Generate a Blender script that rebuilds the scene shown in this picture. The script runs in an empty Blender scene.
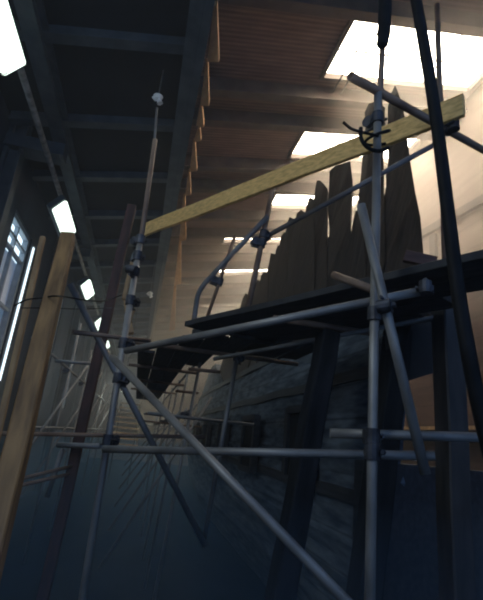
import bpy, bmesh, math, random
from mathutils import Vector, Matrix, Quaternion
random.seed(7)
SC = bpy.context.scene
COL = SC.collection
PI = math.pi

# ------------------------------------------------------------------ camera
EYE = 2.2                       # eye height above the hall floor
CX, CY, F = 241.5, 300.0, 445.0  # picture centre and focal length of the 483x600 frame
AX = Vector((0.96978097, -0.15794478, -0.18595247))   # hall axes seen by the camera
AY = Vector((-0.22389209, -0.27329551, -0.93551157))
AZ = Vector((0.09693919, 0.94887460, -0.30039938))

def at(px, py, Y):
    """point of the hall at distance Y down the hall, on the line of sight measured in the photograph"""
    v = Vector((px - CX, CY - py, -F))
    r = Vector((AX.dot(v), AY.dot(v), AZ.dot(v)))
    r *= Y / r.y
    return Vector((r.x, r.y, r.z + EYE))

def ray(px, py):
    p = at(px, py, 1.0)
    return p.x, p.z - EYE

cam_d = bpy.data.cameras.new('camera'); cam = bpy.data.objects.new('camera', cam_d); COL.objects.link(cam)
cam_d.sensor_fit = 'VERTICAL'; cam_d.sensor_height = 36.0; cam_d.lens = 36.0 * F / 600.0
cam_d.clip_start = 0.02; cam_d.clip_end = 200
cam.matrix_world = Matrix((AX, AY, AZ)).to_4x4()
cam.location = (0, 0, EYE)
SC.camera = cam

# ------------------------------------------------------------------ materials
def mat(name, c1, c2, rough=0.6, metal=0.0, scale=6.0, stretch=(1, 1, 1), bump=0.15, detail=6, spec=0.5, lo=0.35, hi=0.7):
    m = bpy.data.materials.new(name); m.use_nodes = True
    nt = m.node_tree; N = nt.nodes; L = nt.links
    b = N['Principled BSDF']
    tc = N.new('ShaderNodeTexCoord'); mp = N.new('ShaderNodeMapping'); mp.inputs['Scale'].default_value = stretch
    no = N.new('ShaderNodeTexNoise'); no.inputs['Scale'].default_value = scale; no.inputs['Detail'].default_value = detail
    cr = N.new('ShaderNodeValToRGB')
    cr.color_ramp.elements[0].position = lo; cr.color_ramp.elements[1].position = hi
    cr.color_ramp.elements[0].color = (*c1, 1); cr.color_ramp.elements[1].color = (*c2, 1)
    L.new(tc.outputs['Object'], mp.inputs['Vector']); L.new(mp.outputs['Vector'], no.inputs['Vector'])
    L.new(no.outputs['Fac'], cr.inputs['Fac']); L.new(cr.outputs['Color'], b.inputs['Base Color'])
    b.inputs['Roughness'].default_value = rough; b.inputs['Metallic'].default_value = metal
    b.inputs['Specular IOR Level'].default_value = spec
    if bump:
        bp = N.new('ShaderNodeBump'); bp.inputs['Strength'].default_value = bump; bp.inputs['Distance'].default_value = 0.02
        L.new(no.outputs['Fac'], bp.inputs['Height']); L.new(bp.outputs['Normal'], b.inputs['Normal'])
    return m

def banded(name, c1, c2, axis, pitch, gap=0.06, rough=0.7, groove=0.35, grain=(1, 1, 1), bump=0.4, spec=0.3):
    """boards / corrugation: dark seams every `pitch` metres along one object axis, over a noise grain"""
    m = mat(name, c1, c2, rough, 0, 4.0, grain, 0, spec=spec)
    nt = m.node_tree; N = nt.nodes; L = nt.links; b = N['Principled BSDF']
    tc = N['Texture Coordinate']; cr = N['Color Ramp']; no = N['Noise Texture']
    sp = N.new('ShaderNodeSeparateXYZ'); L.new(tc.outputs['Object'], sp.inputs[0])
    dv = N.new('ShaderNodeMath'); dv.operation = 'DIVIDE'; dv.inputs[1].default_value = pitch; L.new(sp.outputs['XYZ'.index(axis)], dv.inputs[0])
    fr = N.new('ShaderNodeMath'); fr.operation = 'FRACT'; L.new(dv.outputs[0], fr.inputs[0])
    pp = N.new('ShaderNodeMath'); pp.operation = 'PINGPONG'; pp.inputs[1].default_value = 0.5; L.new(fr.outputs[0], pp.inputs[0])
    mr = N.new('ShaderNodeMapRange'); mr.inputs['From Min'].default_value = 0; mr.inputs['From Max'].default_value = gap
    mr.inputs['To Min'].default_value = groove; mr.inputs['To Max'].default_value = 1; L.new(pp.outputs[0], mr.inputs['Value'])
    mx = N.new('ShaderNodeMix'); mx.data_type = 'RGBA'; mx.blend_type = 'MULTIPLY'; mx.inputs['Factor'].default_value = 1
    L.new(cr.outputs['Color'], mx.inputs[6]); L.new(mr.outputs[0], mx.inputs[7]); L.new(mx.outputs[2], b.inputs['Base Color'])
    ad = N.new('ShaderNodeMath'); ad.operation = 'MULTIPLY_ADD'; ad.inputs[1].default_value = 0.3
    L.new(no.outputs['Fac'], ad.inputs[0]); L.new(mr.outputs[0], ad.inputs[2])
    bp = N.new('ShaderNodeBump'); bp.inputs['Strength'].default_value = bump; bp.inputs['Distance'].default_value = 0.02
    L.new(ad.outputs[0], bp.inputs['Height']); L.new(bp.outputs['Normal'], b.inputs['Normal'])
    return m

def glow(name, col, s):
    m = bpy.data.materials.new(name); m.use_nodes = True
    b = m.node_tree.nodes['Principled BSDF']
    b.inputs['Base Color'].default_value = (0.8, 0.8, 0.8, 1)
    b.inputs['Emission Color'].default_value = (*col, 1); b.inputs['Emission Strength'].default_value = s
    return m

M = {}
M['tube'] = mat('galvanised_steel', (0.15, 0.14, 0.13), (0.36, 0.34, 0.31), 0.5, 0.35, 9, (1, 1, .35), 0.1)
M['tube_dull'] = mat('dull_steel', (0.10, 0.10, 0.10), (0.25, 0.24, 0.23), 0.6, 0.3, 9, (1, 1, .35), 0.1)
M['tube_rust'] = mat('rusty_steel', (0.13, 0.075, 0.05), (0.34, 0.24, 0.17), 0.65, 0.15, 8, (1, 1, .35), 0.15)
M['tube_far'] = mat('far_steel', (0.15, 0.15, 0.15), (0.30, 0.30, 0.30), 0.6, 0.2, 6, (1, 1, .3), 0)
M['coupler'] = mat('coupler_iron', (0.03, 0.03, 0.035), (0.10, 0.10, 0.11), 0.55, 0.5, 14)
M['yellow'] = mat('yellow_plank', (0.55, 0.31, 0.085), (0.88, 0.55, 0.19), 0.6, 0, 7, (.25, 6, 2), 0.1, lo=.3, hi=.62)
M['yellow_post'] = mat('pale_timber', (0.12, 0.062, 0.023), (0.33, 0.185, 0.07), 0.65, 0, 9, (2, 2, .25), 0.15)
M['tan'] = mat('tan_timber', (0.22, 0.13, 0.06), (0.42, 0.27, 0.13), 0.7, 0, 8, (2, 2, .4), 0.15)
M['orange_wood'] = mat('orange_timber', (0.55, 0.27, 0.11), (0.75, 0.42, 0.19), 0.7, 0, 8, (1, .5, 1), 0.15)
M['dark_red'] = mat('dark_red_timber', (0.035, 0.014, 0.010), (0.09, 0.036, 0.026), 0.7, 0, 8, (2, 2, .4), 0.15)
M['dark_wood'] = mat('dark_wet_timber', (0.014, 0.012, 0.011), (0.05, 0.042, 0.037), 0.6, 0, 6, (2, 2, .4), 0.25)
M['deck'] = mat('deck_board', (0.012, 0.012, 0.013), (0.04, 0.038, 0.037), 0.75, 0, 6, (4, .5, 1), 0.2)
M['rib'] = mat('oak_rib', (0.018, 0.011, 0.007), (0.052, 0.033, 0.022), 0.75, 0, 5, (3, 3, .4), 0.4)
M['hull'] = banded('hull_plank', (0.04, 0.055, 0.075), (0.17, 0.205, 0.24), 'Z', 0.31, 0.05, 0.75, 0.55, (2.5, .6, 3), 0.35, 0.2)
M['wale'] = mat('hull_wale', (0.018, 0.02, 0.024), (0.045, 0.048, 0.055), 0.65, 0, 5, (4, .3, 4), 0.35)
M['black'] = mat('black_rubber', (0.003, 0.003, 0.003), (0.009, 0.009, 0.010), 0.6, 0, 12, spec=.15)
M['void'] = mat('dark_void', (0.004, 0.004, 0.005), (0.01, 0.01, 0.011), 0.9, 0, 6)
M['wall_l'] = mat('painted_wall', (0.014, 0.024, 0.04), (0.03, 0.046, 0.072), 0.7, 0, 1.5, (1, 1, .4), 0.1)
M['girder'] = mat('painted_girder', (0.035, 0.048, 0.062), (0.065, 0.082, 0.10), 0.6, 0.1, 4, (1, 1, 1), 0.05)
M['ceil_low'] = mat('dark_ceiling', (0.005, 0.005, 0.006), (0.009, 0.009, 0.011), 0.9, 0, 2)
M['ceil_high'] = banded('corrugated_roof', (0.19, 0.115, 0.09), (0.28, 0.175, 0.14), 'Y', 0.10, 0.5, 0.7, 0.55, (.4, 2, 1), 0.3)
M['roof_beam'] = mat('roof_beam', (0.07, 0.05, 0.04), (0.12, 0.088, 0.07), 0.7, 0, 3)
M['wall_r'] = banded('boarded_wall', (0.27, 0.20, 0.16), (0.34, 0.27, 0.22), 'Z', 0.55, 0.03, 0.75, 0.6, (1, .3, 2), 0.25)
M['dado'] = banded('brown_boarding', (0.05, 0.028, 0.024), (0.085, 0.05, 0.042), 'Z', 0.42, 0.03, 0.75, 0.5, (1, .3, 2), 0.25)
M['wall_f'] = mat('far_wall', (0.40, 0.33, 0.28), (0.5, 0.43, 0.38), 0.8, 0, 2)
M['floor'] = mat('wet_floor', (0.007, 0.010, 0.014), (0.020, 0.027, 0.036), 0.95, 0, 2, (1, .4, 1), 0.2, spec=.03)
M['sky_glass'] = glow('daylit_glass', (1.0, 0.87, 0.68), 16.0)
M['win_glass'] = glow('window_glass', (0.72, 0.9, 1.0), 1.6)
M['win_dim'] = glow('frosted_glass', (0.35, 0.6, 1.0), .13)
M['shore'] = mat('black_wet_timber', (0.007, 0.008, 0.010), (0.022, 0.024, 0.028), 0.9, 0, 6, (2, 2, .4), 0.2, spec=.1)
M['lamp'] = glow('fluorescent_diffuser', (0.82, 1.0, 0.87), 2.2)
M['bulb'] = glow('bulb_glass', (0.95, 1.0, 0.85), 14.0)
M['white'] = mat('white_enamel', (0.8, 0.78, 0.72), (0.92, 0.9, 0.84), 0.4, 0, 10)
M['frame'] = mat('window_frame_paint', (0.22, 0.27, 0.33), (0.34, 0.40, 0.47), 0.5, 0, 5)
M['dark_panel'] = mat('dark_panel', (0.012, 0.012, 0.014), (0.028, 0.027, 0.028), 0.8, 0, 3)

# ------------------------------------------------------------------ mesh helpers
def tag(o, label=None, cat=None, group=None, kind=None):
    if label: o['label'] = label
    if cat: o['category'] = cat
    if group: o['group'] = group
    if kind: o['kind'] = kind
    return o

def link(name, bm, m, parent=None, smooth=False):
    bmesh.ops.recalc_face_normals(bm, faces=bm.faces)
    me = bpy.data.meshes.new(name); bm.to_mesh(me); bm.free()
    if m: me.materials.append(M[m])
    if smooth:
        for p in me.polygons: p.use_smooth = len(p.vertices) == 4
    o = bpy.data.objects.new(name, me); COL.objects.link(o)
    if parent is not None: o.parent = parent
    return o

def empty(name, loc, label, cat, group=None):
    o = bpy.data.objects.new(name, None); COL.objects.link(o); o.location = loc
    o.empty_display_size = .1
    return tag(o, label, cat, group)

def place(o, loc):
    """move a mesh built in hall coordinates so that its origin is loc"""
    loc = Vector(loc); o.data.transform(Matrix.Translation(-loc)); o.location = loc
    return o

def child(o, parent):
    """parent a mesh built in hall coordinates"""
    o.parent = parent
    mw = Matrix.Translation(parent.location) @ parent.rotation_euler.to_matrix().to_4x4() if parent.rotation_mode != 'QUATERNION' \
        else Matrix.Translation(parent.location) @ parent.rotation_quaternion.to_matrix().to_4x4()
    if o.type == 'MESH': o.data.transform(mw.inverted())
    return o

def add_box(bm, c, s, rot=None, bevel=0.0):
    r = bmesh.ops.create_cube(bm, size=1)
    vs = r['verts']
    for v in vs: v.co = Vector((v.co.x * s[0], v.co.y * s[1], v.co.z * s[2]))
    if bevel:
        es = list({e for v in vs for e in v.link_edges})
        g = bmesh.ops.bevel(bm, geom=es, offset=bevel, segments=1, affect='EDGES', profile=.5)
        vs = list({v for f in g['faces'] for v in f.verts} | {v for v in vs if v.is_valid})
    R = rot.to_4x4() if rot else Matrix.Identity(4)
    bmesh.ops.transform(bm, matrix=Matrix.Translation(Vector(c)) @ R, verts=vs)
    return vs

def add_cyl(bm, p0, p1, r, n=14, hollow=True, r1=None):
    p0, p1 = Vector(p0), Vector(p1); d = p1 - p0; L = d.length
    q = d.to_track_quat('Z', 'Y').to_matrix()
    r1 = r if r1 is None else r1
    rings = [(r, 0), (r1, L)]
    def ring(rad, z): return [bm.verts.new(p0 + q @ Vector((rad * math.cos(2 * PI * k / n), rad * math.sin(2 * PI * k / n), z))) for k in range(n)]
    a, b = ring(r, 0), ring(r1, L)
    for k in range(n): bm.faces.new((a[k], a[(k + 1) % n], b[(k + 1) % n], b[k]))
    if hollow and L > .2:
        for o_, z, dz, rr in ((a, 0, .06, r), (b, L, -.06, r1)):
            i1 = ring(rr * .82, z); i2 = ring(rr * .82, z + dz)
            for k in range(n):
                bm.faces.new((o_[k], o_[(k + 1) % n], i1[(k + 1) % n], i1[k]))
                bm.faces.new((i1[k], i1[(k + 1) % n], i2[(k + 1) % n], i2[k]))
            bm.faces.new(i2)
    else:
        bm.faces.new(a); bm.faces.new(b)

def add_sweep(bm, pts, r, n=10):
    pts = [Vector(p) for p in pts]; prev = None
    up = Vector((0.13, 0.31, 0.9)).normalized()
    for i, p in enumerate(pts):
        d = (pts[min(i + 1, len(pts) - 1)] - pts[max(i - 1, 0)]).normalized()
        s = d.cross(up)
        if s.length < .05: s = d.cross(Vector((1, 0, 0)))
        s.normalize(); t = d.cross(s)
        rr = r[i] if isinstance(r, (list, tuple)) else r
        cur = [bm.verts.new(p + rr * (math.cos(2 * PI * k / n) * s + math.sin(2 * PI * k / n) * t)) for k in range(n)]
        if prev:
            for k in range(n): bm.faces.new((prev[k], prev[(k + 1) % n], cur[(k + 1) % n], cur[k]))
        else: bm.faces.new(cur)
        prev = cur
    bm.faces.new(prev)

def spline(pts, m=8):
    """Catmull-Rom through the points"""
    P = [Vector(p) for p in pts]; P = [2 * P[0] - P[1]] + P + [2 * P[-1] - P[-2]]; out = []
    for i in range(1, len(P) - 2):
        for k in range(m):
            t = k / m
            out.append(.5 * (2 * P[i] + (P[i + 1] - P[i - 1]) * t + (2 * P[i - 1] - 5 * P[i] + 4 * P[i + 1] - P[i + 2]) * t * t + (3 * P[i] - P[i - 1] - 3 * P[i + 1] + P[i + 2]) * t ** 3))
    out.append(P[-2]); return out

def tube(name, p0, p1, label, cat, r=.0242, m='tube', group=None, n=14):
    p0, p1 = Vector(p0), Vector(p1); d = p1 - p0
    bm = bmesh.new(); add_cyl(bm, (0, 0, 0), (0, 0, d.length), r, n)
    o = link(name, bm, m, None, True)
    o.location = p0; o.rotation_mode = 'QUATERNION'; o.rotation_quaternion = d.to_track_quat('Z', 'Y')
    return tag(o, label, cat, group)

def coupler(owner, p, d1, d2, s=1.0, name='coupler'):
    """forged clamp: two collars at right angles, hinge boss, swing bolt and nut"""
    p = Vector(p); d1 = Vector(d1).normalized(); d2 = Vector(d2).normalized()
    n = d1.cross(d2).normalized()
    bm = bmesh.new(); h = .034 * s
    add_cyl(bm, p - d1 * h, p + d1 * h, .034 * s, 12, False)
    c = p + n * .052 * s
    add_cyl(bm, c - d2 * h, c + d2 * h, .034 * s, 12, False)
    R = Matrix((d1, d2, n)).transposed()
    R = R if abs(R.determinant()) > .2 else Matrix.Identity(3)
    add_box(bm, p + n * .026 * s, (.06 * s, .06 * s, .03 * s), None)
    b0 = p + d2 * .045 * s
    add_cyl(bm, b0 - n * .03 * s, b0 + n * .055 * s, .008 * s, 8, False)
    add_cyl(bm, b0 + n * .03 * s, b0 + n * .045 * s, .015 * s, 6, False)
    b1 = c - d1 * .045 * s
    add_cyl(bm, b1 - n * .045 * s, b1 + n * .03 * s, .008 * s, 8, False)
    add_cyl(bm, b1 - n * .045 * s, b1 - n * .03 * s, .015 * s, 6, False)
    return child(link(name, bm, 'coupler', None, False), owner)

def beam(name, p0, p1, w, h, m, up=(0, 0, 1), bevel=.006, segs=1, wob=0.0):
    """squared timber from p0 to p1: w across, h along `up`"""
    p0, p1 = Vector(p0), Vector(p1); d = p1 - p0; L = d.length; z = d.normalized()
    y = (Vector(up) - z * Vector(up).dot(z)).normalized(); x = y.cross(z)
    bm = bmesh.new(); add_box(bm, (0, 0, L / 2), (w, h, L), None, bevel)
    if segs > 1:
        bmesh.ops.subdivide_edges(bm, edges=[e for e in bm.edges if abs((e.verts[0].co - e.verts[1].co).z) > L * .7], cuts=segs)
        for v in bm.verts:
            if .03 < v.co.z < L - .03:
                k = v.co.z * 3.1
                v.co.x += wob * math.sin(k * 1.7 + L); v.co.y += wob * math.sin(k + 2 * L)
    o = link(name, bm, m)
    o.location = p0; o.rotation_mode = 'QUATERNION'; o.rotation_quaternion = Matrix((x, y, z)).transposed().to_quaternion()
    return o

def on(o, t):  # point along a tube or timber in hall coordinates, t metres from its start
    return o.location + o.rotation_quaternion @ Vector((0, 0, t))
def axis(o): return o.rotation_quaternion @ Vector((0, 0, 1))
def near_pt(o, q):
    return o.location + axis(o) * (Vector(q) - o.location).dot(axis(o))

def pitch(bm, s, x0):
    for v in bm.verts: v.co.z += s * (v.co.x - x0)
    return bm
SL, SR = .22, .20             # both ceilings rise toward the ship side

def struct(name, bm, m, parent=None):
    o = link(name, bm, m, parent)
    if parent is None: o['kind'] = 'structure'
    return o

# ------------------------------------------------------------------ the hall
XL, XR, YF, YB = -2.9, 6.4, 36.0, -1.5
HC, HR = EYE + 5.5, EYE + 7.5            # low ceiling, high roof
bm = bmesh.new(); add_box(bm, ((XL + XR) / 2, (YF + YB) / 2, -.05), (XR - XL + .6, YF - YB, .1)); struct('floor', bm, 'floor')

# left wall with window openings
WIN = [(8.55, 10.0), (13.4, 14.9), (18.2, 19.7), (4.2, 5.6)]
WZ0, WZ1 = EYE + .55, EYE + 3.82
bm = bmesh.new(); ys = [YB] + sorted(sum(map(list, WIN), [])) + [YF]
for i in range(len(ys) - 1):
    a, b = ys[i], ys[i + 1]
    if (a, b) in WIN:
        add_box(bm, (XL - .15, (a + b) / 2, WZ0 / 2), (.3, b - a, WZ0)); add_box(bm, (XL - .15, (a + b) / 2, (WZ1 + HC) / 2), (.3, b - a, HC - WZ1))
    else: add_box(bm, (XL - .15, (a + b) / 2, HC / 2), (.3, b - a, HC))
struct('wall_left', bm, 'wall_l')
for k, (a, b) in enumerate(WIN):
    bm = bmesh.new()
    for y in (a, b): add_box(bm, (XL - .10, y + (.05 if y == a else -.05), (WZ0 + WZ1) / 2), (.12, .1, WZ1 - WZ0))
    for z in (WZ0, WZ1): add_box(bm, (XL - .10, (a + b) / 2, z + (.05 if z == WZ0 else -.05)), (.12, b - a, .1))
    for z in (WZ1 - .36, WZ1 - .62, WZ1 - 1.7): add_box(bm, (XL - .10, (a + b) / 2, z), (.08, b - a, .06))
    add_box(bm, (XL - .10, (a + b) / 2 - .1, (WZ0 + WZ1) / 2), (.08, .06, WZ1 - WZ0))
    w = struct('window_%d' % (k + 1), bm, 'frame')
    zs = WZ1 - .62
    bm = bmesh.new(); add_box(bm, (XL - .2, (a + b) / 2, (zs + WZ1) / 2), (.02, b - a, WZ1 - zs)); link('pane', bm, 'win_glass', w)
    bm = bmesh.new(); add_box(bm, (XL - .2, (a + b) / 2, (WZ0 + zs) / 2), (.02, b - a, zs - WZ0)); link('pane', bm, 'win_dim', w)
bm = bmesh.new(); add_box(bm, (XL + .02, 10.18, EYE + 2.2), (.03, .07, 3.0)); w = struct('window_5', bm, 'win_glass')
# wall columns
for k, y in enumerate((2.4, 7.3, 12.1, 16.9, 21.5, 26.0, 30.5)):
    bm = bmesh.new()
    add_box(bm, (XL + .04, y, HC / 2), (.06, .24, HC)); add_box(bm, (XL + .16, y, HC / 2), (.2, .04, HC)); add_box(bm, (XL + .27, y, HC / 2), (.04, .24, HC))
    struct('trim_%d' % (k + 1), bm, 'girder')

# low dark ceiling over the gangway, with cross joists
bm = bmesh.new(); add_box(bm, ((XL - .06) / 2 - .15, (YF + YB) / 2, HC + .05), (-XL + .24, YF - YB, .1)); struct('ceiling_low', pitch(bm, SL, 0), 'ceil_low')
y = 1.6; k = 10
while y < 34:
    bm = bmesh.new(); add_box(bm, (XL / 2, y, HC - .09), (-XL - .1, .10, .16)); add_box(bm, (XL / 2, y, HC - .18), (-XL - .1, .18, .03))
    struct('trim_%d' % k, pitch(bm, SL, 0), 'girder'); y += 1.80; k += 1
# main girder over the edge of the low ceiling (deep plated beam with flanges)
bm = bmesh.new()
add_box(bm, (-.03, (YF + YB) / 2, HC + .85), (.05, YF - YB, 2.3)); add_box(bm, (-.03, (YF + YB) / 2, HC - .36), (.30, YF - YB, .04))
struct('wall_clerestory', bm, 'girder')
# crane girder along the left
GX = -.445 * 4.6
bm = bmesh.new()
add_box(bm, (GX, (YF + YB) / 2, EYE + 4.6), (.22, YF - YB, .03)); add_box(bm, (GX, (YF + YB) / 2, EYE + 4.76), (.04, YF - YB, .30)); add_box(bm, (GX, (YF + YB) / 2, EYE + 4.91), (.22, YF - YB, .03))
struct('trim_40', bm, 'girder')
for k, y in enumerate((2.4, 7.3, 12.1, 16.9, 21.5)):
    bm = bmesh.new(); add_box(bm, ((GX + XL) / 2, y, EYE + 4.47), (GX - XL + .2, .30, .22)); add_box(bm, ((GX + XL) / 2, y, EYE + 4.35), (GX - XL + .1, .36, .03))
    struct('trim_%d' % (41 + k), bm, 'girder')

# high roof with skylight openings
SKY = [(5.4, 7.15, 2.60, 6.25), (8.45, 10.05, 2.85, 6.25), (11.7, 13.0, 3.1, 6.25), (15.0, 15.9, 2.1, 6.2), (19.0, 19.8, 2.4, 6.2), (24.5, 25.4, 2.4, 6.2)]
bm = bmesh.new(); y = YB
def slab(x0, x1, y0, y1): add_box(bm, ((x0 + x1) / 2, (y0 + y1) / 2, HR + .06), (x1 - x0, y1 - y0, .12))
for a, b, x0, x1 in SKY:
    slab(0, XR, y, a); slab(0, x0, a, b); slab(x1, XR, a, b); y = b
slab(0, XR, y, YF)
struct('ceiling_high', pitch(bm, SR, 2.75), 'ceil_high')
for k, (a, b, x0, x1) in enumerate(SKY):
    bm = bmesh.new()
    for yy in (a + .04, b - .04): add_box(bm, ((x0 + x1) / 2, yy, HR - .02), (x1 - x0, .08, .14))
    for xx in (x0 + .04, x1 - .04): add_box(bm, (xx, (a + b) / 2, HR - .02), (.08, b - a, .14))
    n = 3 if k < 1 else 2
    for i in range(1, n): add_box(bm, (x0 + (x1 - x0) * i / n, (a + b) / 2, HR + .07), (.02, b - a, .03))
    add_box(bm, ((x0 + x1) / 2, a + (b - a) * .62, HR + .07), (x1 - x0, .02, .03))
    w = struct('window_%d' % (11 + k), pitch(bm, SR, 2.75), 'roof_beam')
    bm = bmesh.new(); add_box(bm, ((x0 + x1) / 2, (a + b) / 2, HR + .09), (x1 - x0, b - a, .02)); link('pane', pitch(bm, SR, 2.75), 'sky_glass', w)
# roof joists
for k, y in enumerate((1.6, 3.3, 5.3, 7.45, 8.4, 10.25, 11.4, 13.3, 14.7, 16.3, 18.2, 20.3, 22.3, 24.1, 26.2, 28.2, 30.2, 32.2, 34.2)):
    bm = bmesh.new(); hgt = (.34, .34, .42)[k] if k < 3 else .36
    add_box(bm, (XR / 2, y, HR - hgt / 2), (XR - .02, .06, hgt)); add_box(bm, (XR / 2, y, HR - hgt), (XR - .02, .20, .03))
    struct('trim_%d' % (60 + k), pitch(bm, SR, 2.75), 'roof_beam')
bm = bmesh.new(); add_box(bm, (XR + .1, (YF + YB) / 2, HR / 2 + .4), (.2, YF - YB, HR + .8)); struct('wall_right', bm, 'wall_r')
bm = bmesh.new(); add_box(bm, ((XL + XR) / 2, YF + .1, HR / 2 + .4), (XR - XL + .6, .2, HR + 1.0)); struct('wall_far', bm, 'wall_f')
bm = bmesh.new(); add_box(bm, ((XL + XR) / 2, YB - .1, 1.0), (XR - XL + .6, .2, 2.0)); struct('wall_near', bm, 'wall_l')  # added low wall behind the camera, shades the lower parts of the tubes
bm = bmesh.new(); add_box(bm, (XR - .02, (YF + YB) / 2, (EYE + 4.0) / 2), (.04, YF - YB - .1, EYE + 4.0)); struct('trim_93', bm, 'dado')  # brown boards added as facing, darkened for the dim lower wall
# bracing and rail on the right wall
def wallpt(px, py, X=XR - .06):
    rx, rz = ray(px, py); Y = X / rx; return Vector((X, Y, EYE + rz * Y))
a, b = wallpt(415, 238), wallpt(500, 190); d = b - a
o = beam('trim_90', a - d * .3, b + d * .6, .20, .10, 'roof_beam', (1, 0, 0)); o['kind'] = 'structure'
a = wallpt(433, 235); o = beam('trim_91', (XR - .06, a.y, 0), (XR - .06, a.y, a.z), .22, .08, 'roof_beam', (1, 0, 0)); o['kind'] = 'structure'
a = wallpt(433, 428, XR - .15)
bm = bmesh.new(); add_box(bm, (XR - .1, 14, a.z), (.12, 26, .07)); add_box(bm, (XR - .1, 14, a.z - .22), (.1, 26, .05)); struct('trim_92', bm, 'tan')

# ------------------------------------------------------------------ lamps on the left
bm = bmesh.new(); add_cyl(bm, (-2.14, -1.4, EYE + 4.22), (-2.14, 30, EYE + 4.22), .045, 10)
o = link('conduit', bm, 'tube', None, True); place(o, (-2.14, -1.4, EYE + 4.22)); tag(o, 'long grey cable conduit carrying the strip lights along the blue wall', 'conduit')
names = ['topmost bright strip light, cut off by the corner of the photo', 'greenish white strip light just above the yellow timber post', 'small strip light glowing between the leaning brace and the dark post', 'tiny strip light deep down the gangway beyond the three bigger ones', 'faint last strip light at the end of the gangway']
for k, y in enumerate((4.15, 8.97, 13.8, 18.6, 23.4)):
    t = empty('strip_light', (-2.085, y, EYE + 3.95), names[k], 'lamp', 'strip lights along the gangway'); t.rotation_euler = (0, -math.radians(52), 0)
    bm = bmesh.new(); add_box(bm, (0, 0, .10), (.37, 1.44, .12), None, .02); add_box(bm, (-.06, -.4, .19), (.05, .05, .09)); add_box(bm, (-.06, .4, .19), (.05, .05, .09))
    link('housing', bm, 'girder', t)
    bm = bmesh.new(); add_box(bm, (0, 0, 0), (.33, 1.36, .09), None, .03); link('diffuser', bm, 'lamp', t)
    bm = bmesh.new(); add_sweep(bm, [(-.14 + .04 * math.cos(a), .6 + .0, -.02 + .05 * math.sin(a)) for a in [i * PI / 8 for i in range(17)]], .006, 6); link('hook', bm, 'tube', t)

# hanging sprinkler heads
def sprinkler(p, z1, label, s=1.0):
    t = empty('sprinkler', p, label, 'sprinkler', None)
    bm = bmesh.new(); add_cyl(bm, (0, 0, .05), (0, 0, z1 - p[2]), .010, 8, False); link('drop_pipe', bm, 'tube_dull', t)
    bm = bmesh.new(); add_cyl(bm, (0, 0, -.03 * s), (0, 0, .03 * s), .055 * s, 14, False, .085 * s); add_cyl(bm, (0, 0, .03 * s), (0, 0, .07 * s), .085 * s, 14, False, .03 * s); link('nozzle', bm, 'white', t)
    bm = bmesh.new(); add_cyl(bm, (.05 * s, 0, -.10 * s), (.02 * s, 0, -.03 * s), .05 * s, 12, False, .04 * s); add_cyl(bm, (-.07 * s, .02, -.03 * s), (-.03 * s, 0, .02 * s), .045 * s, 12, False); link('cap', bm, 'white', t)
sprinkler(at(158, 98, 5.8), HC - .12, 'white sprinkler nozzle hanging from the dark ceiling above the scaffold pole', .9)
sprinkler(at(150, 294, 14.0), HC - .2, 'small distant white sprinkler under the slatted ceiling beside the plank lashing', 1.1)

# packing timbers along the girder, tapered boards with warm glancing light in their colour
wl = ['first', 'second', 'third', 'fourth', 'fifth', 'sixth', 'seventh', 'eighth', 'ninth']
wd = [((217, 6), (219, 62), (207, 62)), ((208, 63), (209, 106), (200, 106)), ((202, 107), (204, 127), (196, 126)), ((200, 129), (201, 141), (194, 142)), ((195, 142), (197, 171), (190, 172)), ((190, 172), (191, 195), (185, 196)), ((185, 197), (186, 240), (179, 242)), ((181, 243), (181, 284), (174, 286)), ((176, 287), (175, 330), (169, 331))]
for k, (a, b, c) in enumerate(wd):
    h = 5.22
    def pt(p):
        rx, rz = ray(*p); Y = h / rz; return Vector((rx * Y, Y, EYE + h))
    A, B, C = pt(a), pt(b), pt(c)
    D = A + (C - B) * .25
    bm = bmesh.new(); lo = [bm.verts.new(q) for q in (A, B, C, D)]; hi = [bm.verts.new(q + Vector((0, 0, .09))) for q in (A, B, C, D)]
    bm.faces.new(lo); bm.faces.new(hi[::-1])
    for i in range(4): bm.faces.new((lo[i], lo[(i + 1) % 4], hi[(i + 1) % 4], hi[i]))
    o = link('packing_board', bm, 'orange_wood'); place(o, A)
    tag(o, '%s orange tapered board along the girder edge, counted from the top of the photo' % wl[k], 'board', 'packing boards along the girder')

# ------------------------------------------------------------------ the ship
HK = [(4.84, 2.76), (3.3, 2.46), (2.2, 2.2), (1.2, 1.98), (.5, 1.86), (0, 1.80), (-.7, 1.80), (-1.4, 1.95), (-2.15, 2.4)]
def hx(h, Y):
    for i in range(len(HK) - 1):
        (h1, x1), (h0, x0) = HK[i], HK[i + 1]
        if h >= h0 or i == len(HK) - 2:
            t = (h - h0) / (h1 - h0); x = x0 + (x1 - x0) * t; break
    if Y > 13: x += .75 * ((Y - 13) / 8) ** 2
    return x
ship = empty('ship_hull', (2.4, 3.4, 0), 'dark timber hull of an old ship with bare ribs rising above the planking', 'ship')
bm = bmesh.new(); rows = []
NY, NH = 56, 26
def htop(Y): return 1.25 if Y < 11 else min(2.4, 1.25 + (Y - 11) * .3)
for j in range(NY + 1):
    Y = 3.35 + (21 - 3.35) * j / NY; r0 = []
    for i in range(NH + 1):
        h = -2.15 + (htop(Y) + 2.15) * i / NH
        lap = .012 * math.sin(h * 20.3)
        yy = Y + (.03 * math.sin(i * 2.4) if j == 0 else 0)
        r0.append(bm.verts.new((hx(h, Y) + lap + .012 * math.sin(i * 1.7 + j * .9), yy, h + EYE)))
    rows.append(r0)
back = [[bm.verts.new(v.co + Vector((.28, 0, 0))) for v in r0] for r0 in rows]
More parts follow.
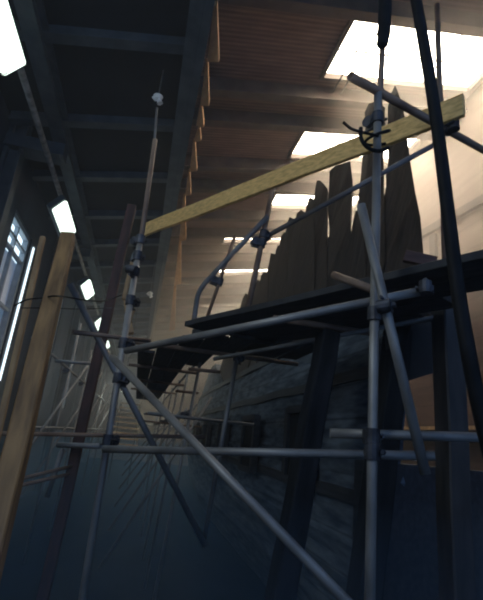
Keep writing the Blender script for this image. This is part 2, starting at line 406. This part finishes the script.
for j in range(NY):
    for i in range(NH):
        bm.faces.new((rows[j][i], rows[j + 1][i], rows[j + 1][i + 1], rows[j][i + 1])); bm.faces.new((back[j][i], back[j][i + 1], back[j + 1][i + 1], back[j + 1][i]))
    bm.faces.new((rows[j][NH], rows[j + 1][NH], back[j + 1][NH], back[j][NH]))
for i in range(NH):
    for j in (0, NY): bm.faces.new((rows[j][i], rows[j][i + 1], back[j][i + 1], back[j][i]))
child(link('planking', bm, 'hull'), ship)
for hh in (1.32, .66, -.35):
    bm = bmesh.new(); prev = None
    for j in range(50):
        Y = 3.3 + 17.6 * j / 49; x = hx(hh, Y) - .012
        c = [bm.verts.new((x + dx, Y, EYE + hh + dz + .01 * math.sin(j))) for dx, dz in ((-.03, -.05), (-.03, .05), (.1, .06), (.1, -.06))]
        if prev:
            for q in range(4): bm.faces.new((prev[q], prev[(q + 1) % 4], c[(q + 1) % 4], c[q]))
        else: bm.faces.new(c)
        prev = c
    bm.faces.new(prev)
    child(link('wale', bm, 'wale'), ship)
# gun ports
for k, (Y, h) in enumerate(((4.7, .02), (6.9, -.02), (9.1, -.02), (11.3, -.03), (13.4, -.03))):
    t = .3; x = hx(h, Y) - .05
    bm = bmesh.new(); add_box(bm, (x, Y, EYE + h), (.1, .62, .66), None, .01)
    o = child(link('gun_port', bm, 'void'), ship)  # solid block, the shade inside the opening put into its near-black colour
    bm = bmesh.new()
    for s in (-1, 1): add_box(bm, (x - .04, Y + s * .36, EYE + h), (.09, .1, .8)); add_box(bm, (x - .04, Y, EYE + h + s * .37), (.09, .66, .08))
    child(link('port_frame', bm, 'wale'), o); o.children[0].matrix_parent_inverse = Matrix.Identity(4)
    o.children[0].location = (0, 0, 0); o.children[0].data.transform(Matrix.Translation(-ship.location))
# ribs: outlines of the broken timbers, set out on the curved side of the ship
def onhull(px, py):
    rx, rz = ray(px, py); Y = 6.0
    for _ in range(60): Y = .5 * Y + .5 * hx(rz * Y, min(Y, 14)) / rx
    return Y, rz * Y
RIBS = [
    [(419, 262), (418, 217), (413, 190), (407, 158), (401, 108), (397, 91), (392, 84), (388, 93), (387, 107), (386, 158), (385, 174), (384, 262)],
    [(384, 262), (383, 174), (382, 150), (383, 107), (375, 101), (366, 103), (363, 112), (364, 122), (369, 132), (368, 165), (367, 200), (365, 262)],
    [(364, 272), (363, 243), (360, 216), (355, 210), (352, 219), (350, 272)],
    [(349.5, 280), (349.5, 220), (350, 180), (349, 161), (341, 163), (335, 165), (329, 171), (327, 180), (326, 210), (326.5, 230), (326, 280)],
    [(326, 285), (324.5, 230), (324, 212), (325, 188), (323, 184), (318, 180), (315, 180), (313.5, 187), (313, 285)],
    [(312.5, 290), (313, 200), (309, 196), (306.5, 199), (305, 209), (304, 290)],
    [(303.5, 292), (304, 212), (299, 209), (295, 213), (294, 217), (293.5, 292)],
    [(293, 295), (293.5, 219), (289, 217), (287, 222), (286, 295)],
    [(285.6, 298), (286, 233), (283, 232), (280, 236), (279.5, 298)],
    [(279, 300), (279.5, 246), (276, 245), (274, 250), (273.5, 300)],
    [(273, 302), (273.5, 254), (270, 253), (267.5, 262), (267, 302)],
    [(266.6, 304), (267, 274), (263, 271), (260, 275), (259.5, 304)],
    [(259, 306), (259.5, 281), (256, 279), (253.5, 286), (253, 306)],
    [(252.5, 310), (252.5, 302), (249, 296), (244.5, 293), (241, 299), (238, 312)],
]
for i, out_ in enumerate(RIBS):
    P = [onhull(*p) for p in out_]
    (ya, ha), (yb, hb_) = P[0], P[-1]
    P = [(ya + .02, .55)] + P + [(yb - .0, .55)]
    bm = bmesh.new(); f_, b_ = [], []
    for Y, h in P:
        x = hx(h, min(Y, 14)) + .03; e = .02 * math.sin(h * 9 + i)
        f_.append(bm.verts.new((x + e, Y, EYE + h))); b_.append(bm.verts.new((x + .11 + e, Y + .19, EYE + h)))
    n = len(P)
    bm.faces.new(f_); bm.faces.new(b_[::-1])
    for q in range(n): bm.faces.new((f_[q], f_[(q + 1) % n], b_[(q + 1) % n], b_[q]))
    bmesh.ops.triangulate(bm, faces=[f for f in bm.faces if len(f.verts) > 4])
    child(link('rib', bm, 'rib'), ship)
LIN = [(418, 262), (417, 228), (412, 196), (386, 178), (383, 176), (372, 236), (366, 246), (358, 226), (349, 224), (327, 231), (323, 229), (312, 226), (303, 230), (294, 236), (286, 246), (279, 262), (268, 284), (254, 306), (246, 312)]
P = [onhull(*p) for p in LIN]; P = [(P[0][0], .5)] + P + [(P[-1][0], .5)]
bm = bmesh.new(); f_ = [bm.verts.new((hx(h, min(Y, 14)) + .16, Y + .21, EYE + h)) for Y, h in P]; b_ = [bm.verts.new(v.co + Vector((.03, .05, 0))) for v in f_]
bm.faces.new(f_); bm.faces.new(b_[::-1])
for q in range(len(P)): bm.faces.new((f_[q], f_[(q + 1) % len(P)], b_[(q + 1) % len(P)], b_[q]))
bmesh.ops.triangulate(bm, faces=[f for f in bm.faces if len(f.verts) > 4])
child(link('inner_planking', bm, 'rib'), ship)
# lower stern planking that closes the hull end on the near right
bm = bmesh.new(); prev = None
for j in range(25):
    X = 1.74 + 4.5 * j / 24; Y = 3.22 + .25 * math.sin(j / 24 * PI) + .9 * (j / 24)
    c = [bm.verts.new((X, Y + .25, EYE - 2.15)), bm.verts.new((X, Y - .02, EYE - 1.3)), bm.verts.new((X, Y - .06, EYE - .6)), bm.verts.new((X, Y, EYE - .05)), bm.verts.new((X, Y + .25, EYE - .05)), bm.verts.new((X, Y + .3, EYE - 2.15))]
    if prev:
        for q in range(6): bm.faces.new((prev[q], prev[(q + 1) % 6], c[(q + 1) % 6], c[q]))
    else: bm.faces.new(c)
    prev = c
bm.faces.new(prev); child(link('stern_planking', bm, 'wale'), ship)

# ------------------------------------------------------------------ near scaffold
def run(name, a, b, Ya, Yb, label, cat='scaffold tube', r=.0242, m='tube', ext=(0, 0), **kw):
    p, q = at(*a, Ya), at(*b, Yb); d = q - p
    return tube(name, p - d * ext[0], q + d * ext[1], label, cat, r, m, **kw)

def upright(name, a, Y, ztop_px, label, r=.0242, m='tube', lean=(0, 0), z0=0.0, **kw):
    p = at(*a, Y); top = at(*ztop_px, Y)
    d = top - p; k = (z0 - p.z) / d.z
    return tube(name, p + d * k, top, label, 'scaffold pole', r, m, **kw)

pA = upright('scaffold_standard', (95, 520), 3.3, (141, 236), 'grey scaffold upright carrying the cluster of clamps under the plank end')
pB = upright('scaffold_standard', (370, 590), 2.05, (378, 92), 'tall pale scaffold upright crossing in front of the ship ribs, lashed to the yellow plank')
pB2 = tube('scaffold_standard', at(379, 112, 2.12), at(384, 20, 2.12) , 'brown scaffold tube rising from the top of the lashed upright', 'scaffold pole', .019, 'tube_rust')
rail_R = run('scaffold_ledger', (130, 350), (432, 289), 3.2, 1.9, 'thick grey rail running under the dark walkway up to the lashed upright', ext=(.02, 0))
L1 = run('scaffold_ledger', (104, 449), (435, 456), 3.2, 2.12, 'long level scaffold ledger clamped low across both main uprights')
L2 = run('scaffold_ledger', (330, 433), (500, 438), 2.2, 1.95, 'short level ledger just above the long one, running off to the photo edge')
T2 = run('scaffold_brace', (112, 357), (345, 600), 3.1, 2.0, 'long grey diagonal brace falling from the clamp cluster toward the bottom of the photo', ext=(0, .25))
T1 = run('scaffold_brace', (70, 284), (205, 545), 3.5, 4.2, 'diagonal brace with its cut top end near the small strip light', r=.026)
S = run('scaffold_brace', (361, 205), (424, 468), 1.93, 1.9, 'slanting grey tube crossing the lashed upright with its cut top end beside it', ext=(0, .02))
Cc = run('scaffold_tube', (350, 76), (483, 150), 1.96, 2.5, 'thick brown tube sloping past the top of the lashed upright', m='tube_rust', r=.027, ext=(0, .4))
Kk = run('putlog_tube', (334, 275), (374, 290), 2.45, 2.1, 'short brown stub tube poking out beside the lashed upright', m='tube_rust', r=.024)
Dd = run('guard_rail', (258, 241), (443, 140), 4.1, 3.0, 'dark sloping guard rail in front of the ribs, under the yellow plank', m='tube_dull', r=.025)
ps = [at(268, 216, 3.9), at(237, 249, 4.1), at(205, 283, 4.3), at(198, 295, 4.35), at(194, 320, 4.4)]
bm = bmesh.new(); add_sweep(bm, [ps[0], ps[1]] + spline(ps[2:], 6), .026, 12); o = link('guard_rail', bm, 'tube_dull', None, True); place(o, ps[-1])
tag(o, 'bent dark guard rail curving down to the walkway at its far end', 'scaffold tube'); Hh = o
Ff = run('guard_post', (248, 308), (273, 188), 4.0, 4.0, 'dark guard rail post clamped where the two sloping rails meet', 'scaffold pole', m='tube_rust', r=.028)
Gg = run('guard_post', (207, 318), (235, 236), 4.6, 4.6, 'thin brown guard post further along, beside the bent rail', 'scaffold pole', m='tube_rust', r=.02)
Uu = run('scaffold_ledger', (214, 359), (447, 315), 4.0, 2.7, 'thin dark rail below the walkway along the hull', m='tube_dull', r=.018)
Vv = run('scaffold_standard', (204, 540), (238, 352), 4.4, 4.5, 'slim grey upright against the hull planking in the middle of the photo', 'scaffold pole', m='tube_dull', r=.022)
L3 = run('scaffold_ledger', (-20, 433), (205, 437), 4.1, 4.4, 'thin tan ledger reaching from the left photo edge past the yellow post', m='tube_rust', r=.018)
S2 = run('scaffold_ledger', (73, 332), (150, 341), 3.35, 3.6, 'short tan tube clamped across the top of the grey upright near the brace crossing', m='tube_rust', r=.017)
vert = upright('scaffold_standard', (441, 128), 3.3, (437, 5), 'thin brown upright behind the black hose, in front of the skylight', m='tube_rust', r=.030, z0=EYE + 1.2)

zv = Vector((0, 0, 1)); 
for ow, px, py, Y, d2 in ((pA, 109, 440, 3.3, axis(L1)), (pA, 123, 343, 3.3, axis(rail_R)), (pA, 117, 378, 3.3, axis(T2)), (pA, 137, 256, 3.3, Vector((1, .2, 0))), (pA, 141, 240, 3.3, Vector((1, .6, .1))), (pA, 133, 272, 3.3, Vector((-1, .5, .2))), (pA, 128, 300, 3.3, Vector((1, -.5, .1))),
                          (pB, 374, 314, 2.05, axis(rail_R)), (pB, 372, 452, 2.05, axis(L1)), (pB, 372, 436, 2.05, axis(L2)), (pB, 376, 118, 2.05, axis(Cc))):
    coupler(ow, near_pt(ow, at(px, py, Y)), axis(ow), d2, 1.05)
coupler(Ff, near_pt(Ff, at(262, 234, 4.0)), axis(Ff), axis(Dd), 1.25); coupler(Ff, near_pt(Ff, at(260, 243, 4.0)), axis(Ff), Vector((0, 1, .1)), 1.25)
coupler(Dd, near_pt(Dd, at(440, 142, 3.0)), axis(Dd), zv, 1.15); coupler(Cc, near_pt(Cc, at(449, 131, 2.3)), axis(Cc), zv, 1.15)
coupler(Gg, near_pt(Gg, at(214, 280, 4.6)), axis(Gg), Vector((0, 1, .1)), 1.2)
coupler(S, near_pt(S, at(386, 308, 1.93)), axis(S), axis(rail_R), .95); coupler(rail_R, near_pt(rail_R, at(428, 298, 1.9)), axis(rail_R), zv, .9)
coupler(Vv, near_pt(Vv, at(236, 357, 4.5)), axis(Vv), axis(Uu), 1.1)

# yellow plank
p0, p1 = at(145, 230, 5.2), at(464, 105, 2.15)
o = beam('scaffold_plank', p0, p1, .038, .178, 'yellow', (0, 0, 1), .004, 10, .003)
tag(o, 'long yellow scaffold plank set on edge, rising across the top of the photo', 'plank')
# lashing on the plank
c = at(376, 134, 2.03); q = c + Vector((.0, .18, .0))
bm = bmesh.new(); pts = []
for i in range(40):
    a = i / 39 * 1.2 * 2 * PI
    pts.append(near_pt(pB, c) + Vector((.055 * math.cos(a) - .03 * math.sin(a), .05 * math.sin(a), .055 * math.cos(a) * .3 - .05 + .10 * i / 39)))
add_sweep(bm, pts, .009, 8)
add_sweep(bm, spline([at(343, 122, 1.95), at(352, 129, 1.96), at(366, 133, 1.98), at(378, 136, 2.0)], 6), .009, 8)
add_sweep(bm, spline([at(361, 128, 1.98), at(361, 138, 1.97), at(367, 147, 1.97), at(378, 151, 1.98), at(388, 148, 2.0)], 6), .012, 8)
o = link('rope_lashing', bm, 'black', None, True); place(o, c); tag(o, 'black rope lashing with a loose end tying the yellow plank to the upright', 'rope')
# black hoses
bm = bmesh.new(); add_sweep(bm, spline([at(388, -60, 1.75), at(386, -20, 1.78), at(385, 10, 1.8), at(384, 32, 1.8), at(382, 46, 1.8)], 6), [.038] * 20 + [.034] * 4 + [.024], 12)
o = link('hanging_hose', bm, 'black', None, True); place(o, at(384, 46, 1.8)); tag(o, 'stubby black hose end hanging down over the brown tube at the top', 'hose')
hp = [at(402, -60, 1.45), at(414, -10, 1.42), at(424, 45, 1.4), at(434, 105, 1.38), at(441, 155, 1.36), at(449, 220, 1.34), at(458, 290, 1.32), at(467, 345, 1.3), at(476, 392, 1.3), at(487, 440, 1.3), at(505, 510, 1.3)]
bm = bmesh.new(); add_sweep(bm, spline(hp, 6), .0255, 14); o = link('black_hose', bm, 'black', None, True); place(o, hp[-1]); tag(o, 'long thick black hose hanging in a slack curve down the photo edge', 'hose')

# timbers left
def timber(name, a, b, Ya, Yb, w, m, label, cat='timber post', h=None, floor=False, **kw):
    p, q = at(*a, Ya), at(*b, Yb)
    if floor: d = p - q; k = -q.z / d.z; p = q + d * k
    o = beam(name, p, q, w, h or w, m, (0, -1, .05), .008, 6, .004); return tag(o, label, cat)
timber('timber_post', (1, 512), (68, 237), 2.3, 3.6, .106, 'yellow_post', 'thick yellow timber post leaning in front of the windowed wall', floor=True)
dk = timber('timber_post', (70, 480), (132, 206), 5.0, 5.0, .105, 'dark_red', 'dark reddish timber post standing behind the grey scaffold upright', floor=True)
timber('timber_batten', (9, 385), (43, 237), 4.0, 4.3, .05, 'tan', 'narrow brown batten leaning beside the bright window', 'batten', floor=True)
timber('lashed_batten', (131, 334), (126, 296), 3.9, 4.0, .05, 'tan', 'short tan batten tied under the clamp cluster on the upright', 'batten')
timber('lashed_batten', (124, 300), (134, 258), 3.75, 3.8, .04, 'tan', 'splintered tan stick wedged between the dark post and the clamps', 'batten')
run('scaffold_tube', (138, 262), (155, 140), 3.42, 3.6, 'thin tan tube standing up behind the end of the yellow plank', r=.021, m='tube_rust')
run('drop_pipe', (153, 160), (157, 108), 3.75, 3.85, 'thin dark pipe rising from the tan tube toward the white sprinkler', 'pipe', r=.011, m='tube_dull')
timber('thin_batten', (129, 326), (135, 308), 3.9, 3.9, .02, 'tan', 'tiny pale stick leaning by the clamps above the short tan tube', 'batten')
bm = bmesh.new(); add_sweep(bm, spline([at(14, 306, 3.4), at(26, 300, 3.4), at(40, 298, 3.35), at(54, 296, 2.95), at(66, 297, 3.3), at(85, 300, 3.5), at(104, 301, 4.2), at(122, 295, 4.5)], 6), .006, 8)
o = link('tie_wire', bm, 'black', None, True); place(o, at(54, 296, 2.95)); tag(o, 'thin black tie wire strung between the yellow post and the dark post', 'wire')
bm = bmesh.new(); add_sweep(bm, spline([at(20, 308, 3.5), at(50, 308, 3.6), at(80, 309, 3.8), at(112, 308, 4.4)], 6), .004, 8)
o = link('tie_wire', bm, 'black', None, True); place(o, at(50, 308, 3.6)); tag(o, 'second thinner black wire sagging just below the first', 'wire')

# shoring, posts on the right
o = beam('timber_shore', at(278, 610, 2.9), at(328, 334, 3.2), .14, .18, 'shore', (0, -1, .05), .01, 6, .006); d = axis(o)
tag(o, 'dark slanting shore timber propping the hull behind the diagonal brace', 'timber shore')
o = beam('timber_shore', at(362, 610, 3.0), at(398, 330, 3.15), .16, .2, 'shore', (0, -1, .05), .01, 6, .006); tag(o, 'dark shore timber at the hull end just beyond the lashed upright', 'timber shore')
p = at(449, 430, 2.7); top = at(452, 292, 2.7)
o = beam('timber_post', (p.x, p.y, 0), (p.x + .02, p.y, top.z), .15, .16, 'dark_wood', (0, -1, .05), .01, 6, .004); tag(o, 'broad dark square post holding up the platform behind the black hose', 'timber post')
# dark panel under the platform
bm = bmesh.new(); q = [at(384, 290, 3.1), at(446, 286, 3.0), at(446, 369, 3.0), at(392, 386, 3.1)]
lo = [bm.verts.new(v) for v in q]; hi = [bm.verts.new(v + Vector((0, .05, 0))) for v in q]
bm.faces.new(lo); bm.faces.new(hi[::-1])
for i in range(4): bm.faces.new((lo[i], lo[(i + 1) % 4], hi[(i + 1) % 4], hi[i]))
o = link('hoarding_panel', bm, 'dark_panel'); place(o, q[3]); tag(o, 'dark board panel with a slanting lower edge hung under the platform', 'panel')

# walkway boards along the hull
DZ = EYE + 1.0
sy = [4.0, 4.15, 4.3, 4.2, 4.35, 4.6, 5.1, 5.8]
nm = ['innermost', 'second', 'third', 'fourth', 'fifth', 'sixth', 'seventh', 'outermost']
for i in range(8):
    X = 1.58 - i * .228
    bm = bmesh.new(); L = (4.9, 5.0, 5.0, 5.3, 6.4, 15, 15, 15)[i] - sy[i]
    add_box(bm, (0, L / 2, .019), (.22, L, .038), None, .004)
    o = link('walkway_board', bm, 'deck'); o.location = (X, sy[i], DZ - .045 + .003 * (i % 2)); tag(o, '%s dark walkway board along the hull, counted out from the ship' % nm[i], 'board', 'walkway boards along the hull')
# skewed platform boards carried past the two uprights
dv_ = Vector((.464, -.886, 0)); nv = Vector((.886, .464, 0)); c0 = Vector((.30, 4.2, DZ + .02))
pl = ['front skewed platform board, the one whose edge runs above the thick grey rail', 'second skewed platform board behind the front one', 'third skewed platform board, under the brown board by the ribs', 'rearmost skewed platform board close to the hull']
for i in range(4):
    a = c0 + nv * (.115 + .236 * i) + dv_ * (0, -.22, .1, -.1)[i]; b = c0 + nv * (.115 + .236 * i) + dv_ * (3.6, 2.95, 2.3, 2.0)[i]
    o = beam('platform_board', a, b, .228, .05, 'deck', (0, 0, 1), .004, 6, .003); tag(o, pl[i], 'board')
o = beam('toe_board', at(404, 256, 2.8), at(436, 263, 2.7), .05, .09, 'dark_red', (0, 0, 1), .004); tag(o, 'short brown board lying on the platform at the foot of the last rib', 'board')
nb = ['first', 'second', 'third', 'fourth', 'fifth']
for i, Y in enumerate((3.2, 5.0, 6.9, 8.9, 11.0)):
    tube('bearer_tube', (-.25 if i else .9, Y, DZ - .075), (1.75 if Y < 5.5 else .82, Y, DZ - .075), '%s cross tube bearing the walkway boards, counted from the lashed upright' % nb[i], 'scaffold tube', .0242, 'tube_rust', 'bearers under the walkway')

# ------------------------------------------------------------------ far scaffold down the gangway
od = ['first', 'second', 'third', 'fourth', 'fifth', 'sixth', 'seventh', 'eighth', 'ninth']
far_ys = (6.0, 7.6, 9.2, 11.0, 13.0, 15.2, 17.5, 20.0)
for i, Y in enumerate(far_ys):
    X = .62 if i < 6 else .75
    t = tube('scaffold_standard', (X - .12, Y, 0), (X + .10, Y, EYE + (1.05 if i < 4 else 2.2)), '%s thin hull-side upright down the gangway, counting away from the camera' % od[i], 'scaffold pole', .022, 'tube_far', 'far hull-side uprights', 8)
    coupler(t, (X, Y, EYE + .25), axis(t), (0, 1, 0), 1.0)
    tube('putlog_tube', (X - .5, Y - .05, EYE + .22 + .05 * (i % 3)), (X + .9, Y - .05, EYE + .22 + .05 * (i % 3)), '%s short cross tube between hull and gangway uprights, counting away from the camera' % od[i], 'scaffold tube', .02, 'tube_rust' if i % 2 else 'tube_far', 'far cross tubes', 8)
    if i < 6:
        tube('scaffold_brace', (-.15, Y + .2, EYE - 1.6 + .1 * i), (1.0, Y + .5, EYE + .55), '%s slanting far brace against the hull, counting away from the camera' % od[i], 'scaffold tube', .019, 'tube_far', 'far hull braces', 8)
for i, Y in enumerate((6.4, 8.6, 11.0, 13.6, 16.5, 19.5)):
    X = -1.35
    t = tube('scaffold_standard', (X - .05, Y, 0), (X + .05, Y, EYE + 1.9 - .1 * i), '%s thin wall-side upright down the gangway, counting away from the camera' % od[i], 'scaffold pole', .022, 'tube_far', 'far wall-side uprights', 8)
    coupler(t, (X, Y, EYE + .9), axis(t), (0, 1, 0), 1.0)
    tube('scaffold_brace', (X - .3, Y, EYE - 1.2), (X + .45, Y + 1.6, EYE + 1.1), '%s slanting wall-side brace down the gangway, counting away from the camera' % od[i], 'scaffold tube', .019, 'tube_far', 'far wall-side braces', 8)
for i, (X, h, lab) in enumerate(((.60, .28, 'low ledger along the hull-side far uprights'), (.70, 1.0, 'upper ledger along the hull-side far uprights'), (-1.35, .92, 'upper ledger along the wall-side far uprights'), (-1.35, -.1, 'low ledger along the wall-side far uprights'))):
    tube('scaffold_ledger', (X, 5.6, EYE + h), (X + .1, 21, EYE + h), 'thin ' + lab, 'scaffold tube', .02, 'tube_far', None, 8)
run('scaffold_ledger', (55, 361), (96, 364), 6.5, 6.5, 'thin level tube left of the dark post, above the tan ledger', r=.022, m='tube_far')
run('scaffold_ledger', (58, 445), (101, 446), 5.0, 4.6, 'stub of grey tube ending beside the dark post below the tan ledger', r=.026, m='tube_far')
run('scaffold_brace', (47, 497), (63, 449), 5.0, 5.0, 'short grey tube slanting down from the stub beside the yellow post', r=.024, m='tube_far')
run('loose_tube', (20, 479), (77, 465), 4.6, 5.0, 'upper of two tan tubes lying low beside the yellow post', r=.017, m='tube_rust')
run('loose_tube', (22, 485), (74, 473), 4.6, 5.0, 'lower of two tan tubes lying low beside the yellow post', r=.017, m='tube_rust')
run('putlog_tube', (189, 369), (220, 372), 5.2, 5.0, 'short tan cross tube jutting out over the hull below the walkway', r=.02, m='tube_rust')
run('putlog_tube', (176, 391), (198, 393), 7.0, 6.8, 'smaller tan cross tube lower down beside the hull', r=.02, m='tube_rust')

# far steps and bulb
t = empty('wooden_steps', (-.35, 18, 0), 'pale flight of wooden steps at the far end of the gangway', 'steps')
for i in range(9):
    bm = bmesh.new(); add_box(bm, (0, i * .28, EYE - .55 + i * .2), (1.1 - .03 * i, .24, .04)); link('tread', bm, 'tan', t)
for s in (-1, 1):
    o = beam('stringer', (s * .5 , -.1, EYE - .75), (s * .42, 2.35, EYE + 1.1), .05, .2, 'dark_wood'); o.parent = t
for i in range(2):
    bm = bmesh.new(); add_box(bm, (i * .8 - .4, 2.4, (EYE + 1.1) / 2), (.06, .06, EYE + 1.1)); link('leg', bm, 'dark_wood', t)
t = empty('work_lamp', at(123, 391, 17), 'tiny bright work lamp shining above the far steps', 'lamp')
bm = bmesh.new(); bmesh.ops.create_uvsphere(bm, u_segments=12, v_segments=8, radius=.05); link('bulb', bm, 'bulb', t, True)
bm = bmesh.new(); add_cyl(bm, (0, 0, .03), (0, 0, .12), .06, 10, False, .03); link('lamp_shade', bm, 'tube_dull', t)
bm = bmesh.new(); add_cyl(bm, (0, 0, .1), (0, 0, HC - t.location.z), .006, 6, False); link('flex', bm, 'black', t)

# ------------------------------------------------------------------ mist and light
def mist(name, x0, x1, z0, z1, dens, col, label, s=0, y0=YB + .01, y1=YF - .01):
    m = bpy.data.materials.new(name); m.use_nodes = True; nt = m.node_tree; nt.nodes.clear()
    out = nt.nodes.new('ShaderNodeOutputMaterial'); vs = nt.nodes.new('ShaderNodeVolumeScatter')
    vs.inputs['Density'].default_value = dens; vs.inputs['Anisotropy'].default_value = 0.2; vs.inputs['Color'].default_value = (*col, 1)
    nt.links.new(vs.outputs[0], out.inputs['Volume']); M[name] = m
    bm = bmesh.new(); add_box(bm, ((x0 + x1) / 2, (y0 + y1) / 2, (z0 + z1) / 2), (x1 - x0, y1 - y0, z1 - z0))
    for v in bm.verts:
        if v.co.z > (z0 + z1) / 2 and s: v.co.z += s * (v.co.x - (0 if x0 < 0 else 2.75))
    o = link('mist', bm, name); tag(o, label, 'mist', None, 'stuff')
mist('ground_mist', XL + .01, XR - .01, .01, 1.9, .045, (.30, .52, .80), 'low bluish water mist lying over the hall floor')
mist('gangway_mist', XL + .01, -.002, 1.91, HC - .02, .005, (.85, .9, .95), 'thin mist hanging in the gangway beside the wall', SL, YB + .01, 12.0)
mist('far_gangway_mist', XL + .01, -.002, 1.91, HC - .02, .025, (.9, .92, .95), 'pale mist at the far end of the gangway around the last strip lights', SL, 12.01)
mist('side_mist', .0, 2.88, 1.91, HR - .05, .005, (.85, .9, .95), 'thin mist between the scaffold and the outer side of the ship', SR, YB + .01, 12.0)
mist('far_mist', .0, 2.88, 1.91, HR - .05, .05, (1.0, .88, .74), 'warm glowing mist far down the hall beyond the end of the walkway rails', SR, 12.01)
mist('low_ship_mist', 2.9, XR - .01, 1.91, EYE + 2.6, .008, (1.0, .9, .8), 'thin clearer mist low down beyond the ship end')
mist('ship_mist', 2.9, XR - .01, EYE + 2.61, HR - .05, .085, (1.0, .9, .79), 'warm lit mist hanging under the skylights behind the ship ribs', SR)
for k, X in enumerate((2.98, 3.16)):
    tube('skylight_cable', (X - .06, 5.5, HR - .30), (X - .04, 7.2, HR - .28), ('outer' if k else 'inner') + ' of two thin cables strung across the end of the big skylight', 'cable', .016, 'dark_wood', None, 8)
pl_ = bpy.data.lights.new('work_light', 'POINT'); pl_.energy = 60; pl_.color = (.9, 1, .9); pl_.shadow_soft_size = .1
po = bpy.data.objects.new('work_light', pl_); COL.objects.link(po); po.location = at(123, 388, 16.7)

w = bpy.data.worlds.new('world'); SC.world = w; w.use_nodes = True
w.node_tree.nodes['Background'].inputs[0].default_value = (.22, .40, .80, 1); w.node_tree.nodes['Background'].inputs[1].default_value = .85
def area(name, loc, target, size, col, e):
    l = bpy.data.lights.new(name, 'AREA'); l.shape = 'RECTANGLE'; l.size, l.size_y = size; l.color = col; l.energy = e
    o = bpy.data.objects.new(name, l); COL.objects.link(o); o.location = loc
    o.rotation_euler = (Vector(target) - Vector(loc)).to_track_quat('-Z', 'Y').to_euler(); return o

area('window_daylight', (-2.7, .6, EYE + 2.6), (1.2, 3.4, EYE + .9), (1.6, 2.4), (.80, .93, 1.0), 62)  # added key light in front of the solid wall, no window here
area('window_daylight', (-2.7, 6.6, EYE + 2.2), (1.5, 7.5, EYE - .4), (1.4, 2.4), (.55, .80, 1.0), 16)  # added weaker fill toward the hull, likewise without a window
SC.view_settings.view_transform = 'Standard'; SC.view_settings.look = 'None'; SC.view_settings.exposure = 0
SC.cycles.use_denoising = True; SC.cycles.filter_width = 2.0
SC.cycles.max_bounces = 8; SC.cycles.volume_bounces = 2
